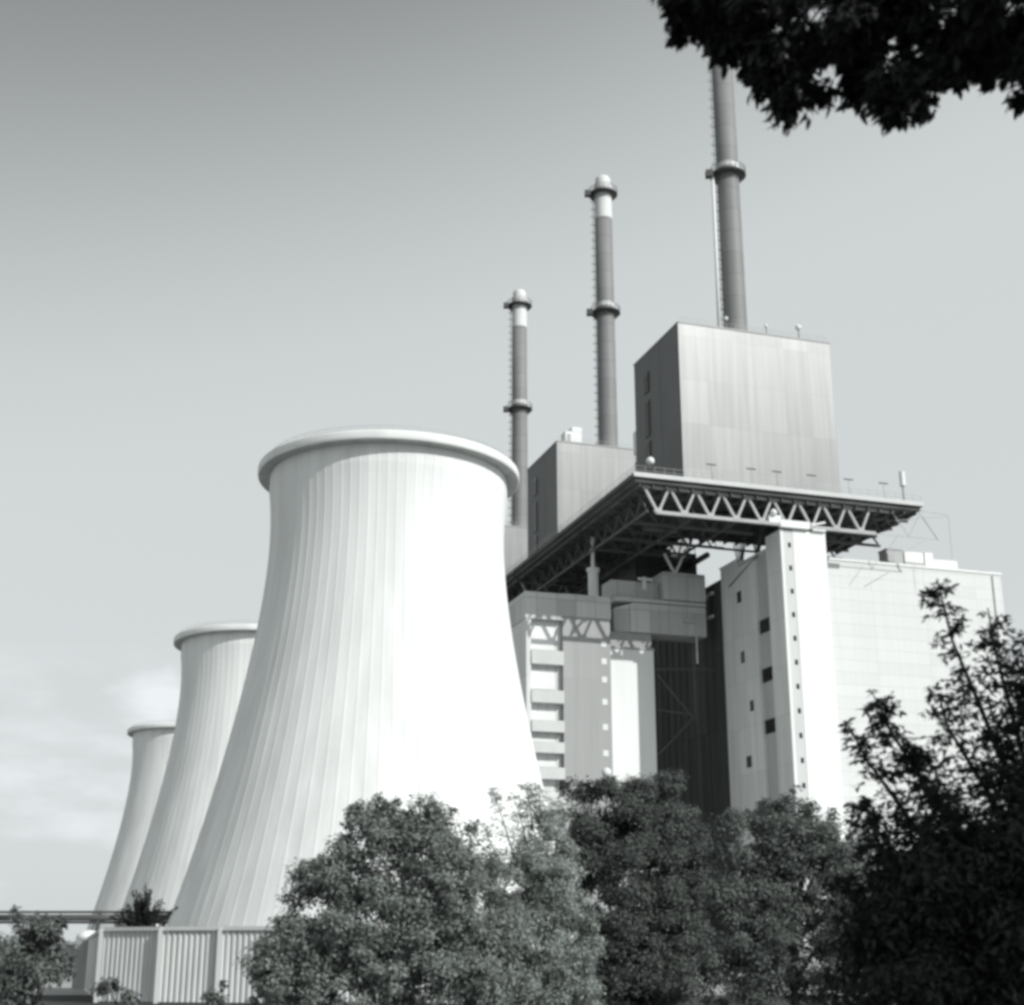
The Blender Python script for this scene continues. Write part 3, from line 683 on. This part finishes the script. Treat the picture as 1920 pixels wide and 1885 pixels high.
plant('shrub', 'big rounded leafy shrub in front of the foot of the nearest cooling tower', 'shrub', 30,
      [(715,1600,90,90),(620,1690,85,95),(800,1610,90,100),(560,1800,75,100),(700,1740,150,120),(850,1690,100,110),(790,1800,170,110),(650,1840,150,90),(900,1800,80,100),(520,1850,45,60)],
      'leaf_shrub', .085, 1700, 80, .24, 11, shoots=[([(640,1660),(655,1590),(648,1545)],40,12,60),([(700,1560),(715,1510),(705,1495)],45,12),([(800,1560),(810,1515),(800,1505)],40,12),([(590,1700),(575,1660),(568,1640)],35,10),([(760,1560),(765,1520)],40,12),([(545,1760),(525,1720)],30,10),([(820,1600),(835,1540),(850,1515)],40,10),([(740,1580),(740,1520),(748,1500)],35,10),([(510,1830),(490,1790)],28,10),([(610,1680),(612,1630),(600,1605)],35,9),([(530,1800),(555,1745),(548,1700)],35,9),([(880,1600),(885,1540)],35,10)])
plant('tree', 'pale leaved slender young tree between the big shrub and the dark round tree', 'tree', 31,
      [(1015,1600,55,80),(960,1660,60,70),(1040,1690,55,90),(990,1760,80,90),(1070,1780,50,70),(1010,1850,85,70),(1090,1850,30,50)],
      'leaf_pale', .07, 1000, 70, .22, 23, bark='bark_pale', asp=.42, shoots=[([(965,1610),(940,1530),(925,1478)],40,15,102),([(990,1590),(975,1530),(962,1490)],35,15,72),([(1000,1560),(992,1500),(985,1470)],36,15,90),([(1015,1560),(1012,1500),(1008,1470)],36,15,84),([(1040,1600),(1050,1530),(1045,1500)],32,15,72),([(950,1640),(915,1570),(905,1545)],35,15,66)])
plant('tree', 'dense dark round tree with fine foliage in front of the service tower', 'tree', 58,
      [(1180,1550,80,60),(1110,1530,55,75),(1175,1510,55,55),(1245,1510,55,55),(1275,1580,52,70),(1180,1610,110,100),(1240,1670,85,80),(1140,1680,80,90),(1200,1760,120,80),(1180,1840,130,80),(1290,1660,40,60),(1250,1800,110,90),(1120,1780,80,80)],
      'leaf_round', .13, 1900, 100, .42, 37, trunk_r=.16, shell=.4)
plant('tree', 'medium height tree right of the round one, below the stair tower', 'tree', 42,
      [(1480,1600,90,60),(1395,1590,55,65),(1450,1560,50,60),(1515,1570,55,60),(1570,1600,60,70),(1430,1680,90,90),(1530,1680,90,90),(1370,1720,50,90),(1590,1760,80,100),(1500,1800,120,90),(1400,1820,80,70),(1600,1670,60,80)],
      'leaf_mid', .10, 1500, 85, .32, 41, trunk_r=.12, shoots=[([(1490,1640),(1500,1540),(1490,1470)],40,12,70),([(1590,1640),(1600,1560),(1595,1505)],40,12,70),([(1420,1580),(1405,1520)],35,10),([(1440,1550),(1430,1500)],35,10),([(1475,1550),(1470,1490)],35,10),([(1520,1560),(1525,1505)],35,10),([(1550,1570),(1560,1520)],40,10),([(1380,1560),(1372,1520)],30,10)])
plant('shrub', 'small dark leafy bush at the far left edge beside the fence pillar', 'shrub', 26,
      [(85,1790,38,55),(50,1830,50,50),(88,1840,42,45),(40,1860,45,40)], 'leaf_mid', .09, 120, 65, .18, 53, trunk_r=.04, shoots=[([(95,1780),(112,1740),(118,1722)],25,8),([(80,1790),(85,1745)],30,8),([(60,1800),(50,1745)],28,8)])
plant('shrub', 'loose pale bush at the left edge behind the small dark bush', 'shrub', 40,
      [(45,1800,45,50),(15,1790,40,60),(60,1850,60,50)], 'leaf_shrub', .11, 70, 55, .3, 59, trunk_r=.04, shoots=[([(40,1770),(35,1720),(30,1700)],30,8)])
plant('weed', 'small leafy weed at the foot of the fence near its bend', 'plant', 27,
      [(215,1862,30,22),(250,1872,26,16)], 'leaf_mid', .08, 22, 40, .12, 61, trunk_r=.015, shoots=[([(215,1860),(218,1835)],18,5,10)])
plant('weed', 'tuft of weed in front of the fence, close to the big shrub', 'plant', 27,
      [(418,1866,26,22)], 'leaf_mid', .08, 14, 40, .12, 67, trunk_r=.015, shoots=[([(415,1862),(412,1838)],16,5,10)])
# spiky conifer behind the fence
def spiky():
    Y = 74; b = Vector((at(268,1790,Y).x, Y, 0)); root = empty('conifer_shrub', b); c = Crown(71); r = np.random.default_rng(72); t = MB()
    cen = at(268, 1738, Y)-b; t.tube([(0,0,0),(0,0,cen.z*.5),tuple(cen)], [.14,.11,.08], 7)
    for k in range(110):
        a = r.random()*2*math.pi; el = r.uniform(-.15, 1.5); L = r.uniform(.85, 1.75)*(1.05 if el > .9 else 1.0)
        d = np.array([math.cos(a)*math.cos(el), math.sin(a)*math.cos(el)*.9, math.sin(el)]); st = np.array(cen)+d*.1-np.array([0,0,r.random()*.9])
        e = st+d*L+np.array([0,0,.12*L]); t.bar(st, e, .025, 4, .008, cap=False)
        n = 70; ts = r.random((n,1))**.7; p = st+(e-st)*ts; tt = d[None,:]*1.3+r.normal(size=(n,3))*.55; l = .16*(.7+.6*r.random(n))
        c.leaf(p, r.normal(size=(n,3)), tt, l*1.3, l*.28)
    t.build('trunk', 'bark', root, True); c.build('crown', 'leaf_needle', root)
    tag(root, 'dark spiky conifer poking up behind the corner of the fence', 'shrub')
spiky()
# near dark tree on the right, with upright shoots of pinnate leaves
def near_tree():
    Y = 12.5; px = perpx(Y); b = Vector((at(1800,1790,Y).x, Y, 0)); c = Crown(81); t = MB(); root = empty('tree', b)
    S_ = [([(1900,1480),(1840,1330),(1785,1200),(1757,1085)],85,34,60), ([(1930,1460),(1895,1330),(1868,1230),(1852,1140)],85,36,60),
          ([(1820,1590),(1740,1480),(1675,1380),(1636,1300)],95,38,85), ([(1750,1600),(1680,1500),(1625,1425),(1592,1360)],80,32,50),
          ([(1900,1560),(1830,1450),(1775,1360),(1760,1300)],85,40,55), ([(1950,1420),(1930,1320),(1915,1230)],80,45,60), ([(1790,1560),(1730,1470),(1705,1390)],80,38,45),
          ([(1960,1400),(1945,1280),(1930,1180)],75,40,50), ([(1720,1680),(1660,1580),(1610,1500)],75,34,50), ([(1940,1560),(1890,1440),(1850,1370)],95,50,75), ([(1860,1640),(1790,1540),(1750,1470)],95,45,75),
          ([(1950,1640),(1910,1520),(1885,1440)],95,50,80), ([(1760,1760),(1680,1640),(1625,1560)],80,36,60), ([(1680,1820),(1620,1720),(1580,1640)],70,34,45)]
    for pts, r0, r1, n in S_:
        yy = Y+c.r.uniform(-.9, .9); w = [tuple(at(x, y, yy)) for x, y in pts]
        c.shoot(w, r0*px, r1*px, int(n*1.75), .072, .40, .75, None, 9)
        pv = [Vector((b.x, Y, .4))]+[Vector(q) for q in w]; pv = [q-b for q in pv]; t.tube(pv, list(np.linspace(.035, .006, len(pv))), 6)
    for ex, ey, rx, ry, n in ((1810,1690,110,100,110),(1885,1620,70,90,70),(1715,1680,90,90,80),(1760,1780,180,110,150),(1880,1780,90,130,90),(1660,1810,70,80,50),(1740,1640,60,60,40),(1840,1590,50,60,30)):
        p = at(ex, ey, Y); c.ellipsoid((p.x, Y, p.z), rx*px, 1.0, ry*px, n, .26, 85, .072, .42, .3)
    tr = limbs(b, [Vector(q) for q in c.cl], .07, 82, 26); k = len(t.v); t.v += tr.v; t.f += [tuple(i+k for i in f) for f in tr.f]; t.mi += tr.mi
    t.build('trunk', 'bark_dark', root, True); c.build('crown', 'leaf_near', root, LANCE, origin=b)
    tag(root, 'dark near tree filling the lower right corner with long upright shoots against the hall', 'tree')
near_tree()
# big tree whose branches hang into the top right of the picture; its crown stands over and behind the viewer's right
def over_tree():
    b = Vector((9.2, 4.6, 0)); root = empty('tree', b); c = Crown(91); t = MB(); c.hang = (-.55,.1,-.95); c.spread = .55
    Y = 8.2; px = perpx(Y)
    edge = [(1268,28),(1300,40),(1335,60),(1365,85),(1395,105),(1425,125),(1450,155),(1475,180),(1495,150),(1525,115),(1560,120),(1595,130),(1625,165),(1650,195),(1685,205),(1715,200),(1738,170),(1760,130),(1795,95),(1830,105),(1860,125),(1890,145),(1918,160),(1950,150)]
    hang = [(x, y, 24, 16, 6) for x, y in edge] + [(x, y-32, 30, 26, 6) for x, y in edge]
    hang += [(1440,50,80,50,14),(1570,50,90,55,17),(1690,80,80,80,24),(1640,60,80,60,14),(1790,45,90,45,12),(1880,60,70,60,13),(1340,-40,90,60,26),(1480,-40,110,70,36),(1640,-40,120,80,40),(1800,-40,120,80,40),(1920,-30,90,80,30),(1980,80,70,120,25)]
    tg = []
    for ex, ey, rx, ry, n in hang:
        yy = Y+c.r.uniform(-.5,.5); p = at(ex, ey, yy); tg.append(p-b)
        c.ellipsoid((p.x, yy, p.z), rx*px*.8, .45, ry*px*.62, n*2, .11, 24, .085, .42, .15)
    # the rest of the crown, overhead and out of the picture
    for q, rx, ry, rz, n in (((9.0,6.0,9.8),3.6,3.2,2.2,150),((6.0,7.4,10.4),3.2,2.2,1.5,110),((10.5,3.0,10.2),3.6,3.4,2.4,130),((7.4,3.4,11.2),3.4,3.0,2.0,110),((12.2,6.5,8.8),2.6,2.8,2.2,90),((8.4,8.6,9.4),2.2,1.4,1.6,70)):
        c.ellipsoid(q, rx, ry, rz, n, .5, 42, .2, .8, .25); tg.append(Vector(q)-b)
    t.tube([(0,0,0),(.05,.1,1.5),(-.1,.2,4.0),(-.2,.3,7.0),(-.3,.4,10.0)], [.42,.34,.28,.2,.09], 12)
    rnd = random.Random(5)
    for g_ in tg:
        a = Vector((-.12,.22,rnd.uniform(4.2,8.0))); mid = a.lerp(g_, .45)+Vector((0,0,2.2)); m2 = a.lerp(g_, .8)+Vector((0,0,1.5)); t.tube([a, mid, m2, g_], [.06,.03,.016,.005], 5)
    t.build('trunk', 'bark_dark', root, True); c.build('crown', 'leaf_over', root, LANCE, origin=b)
    tag(root, 'dark overhanging branches of a near broadleaf tree across the top right of the sky', 'tree')
over_tree()
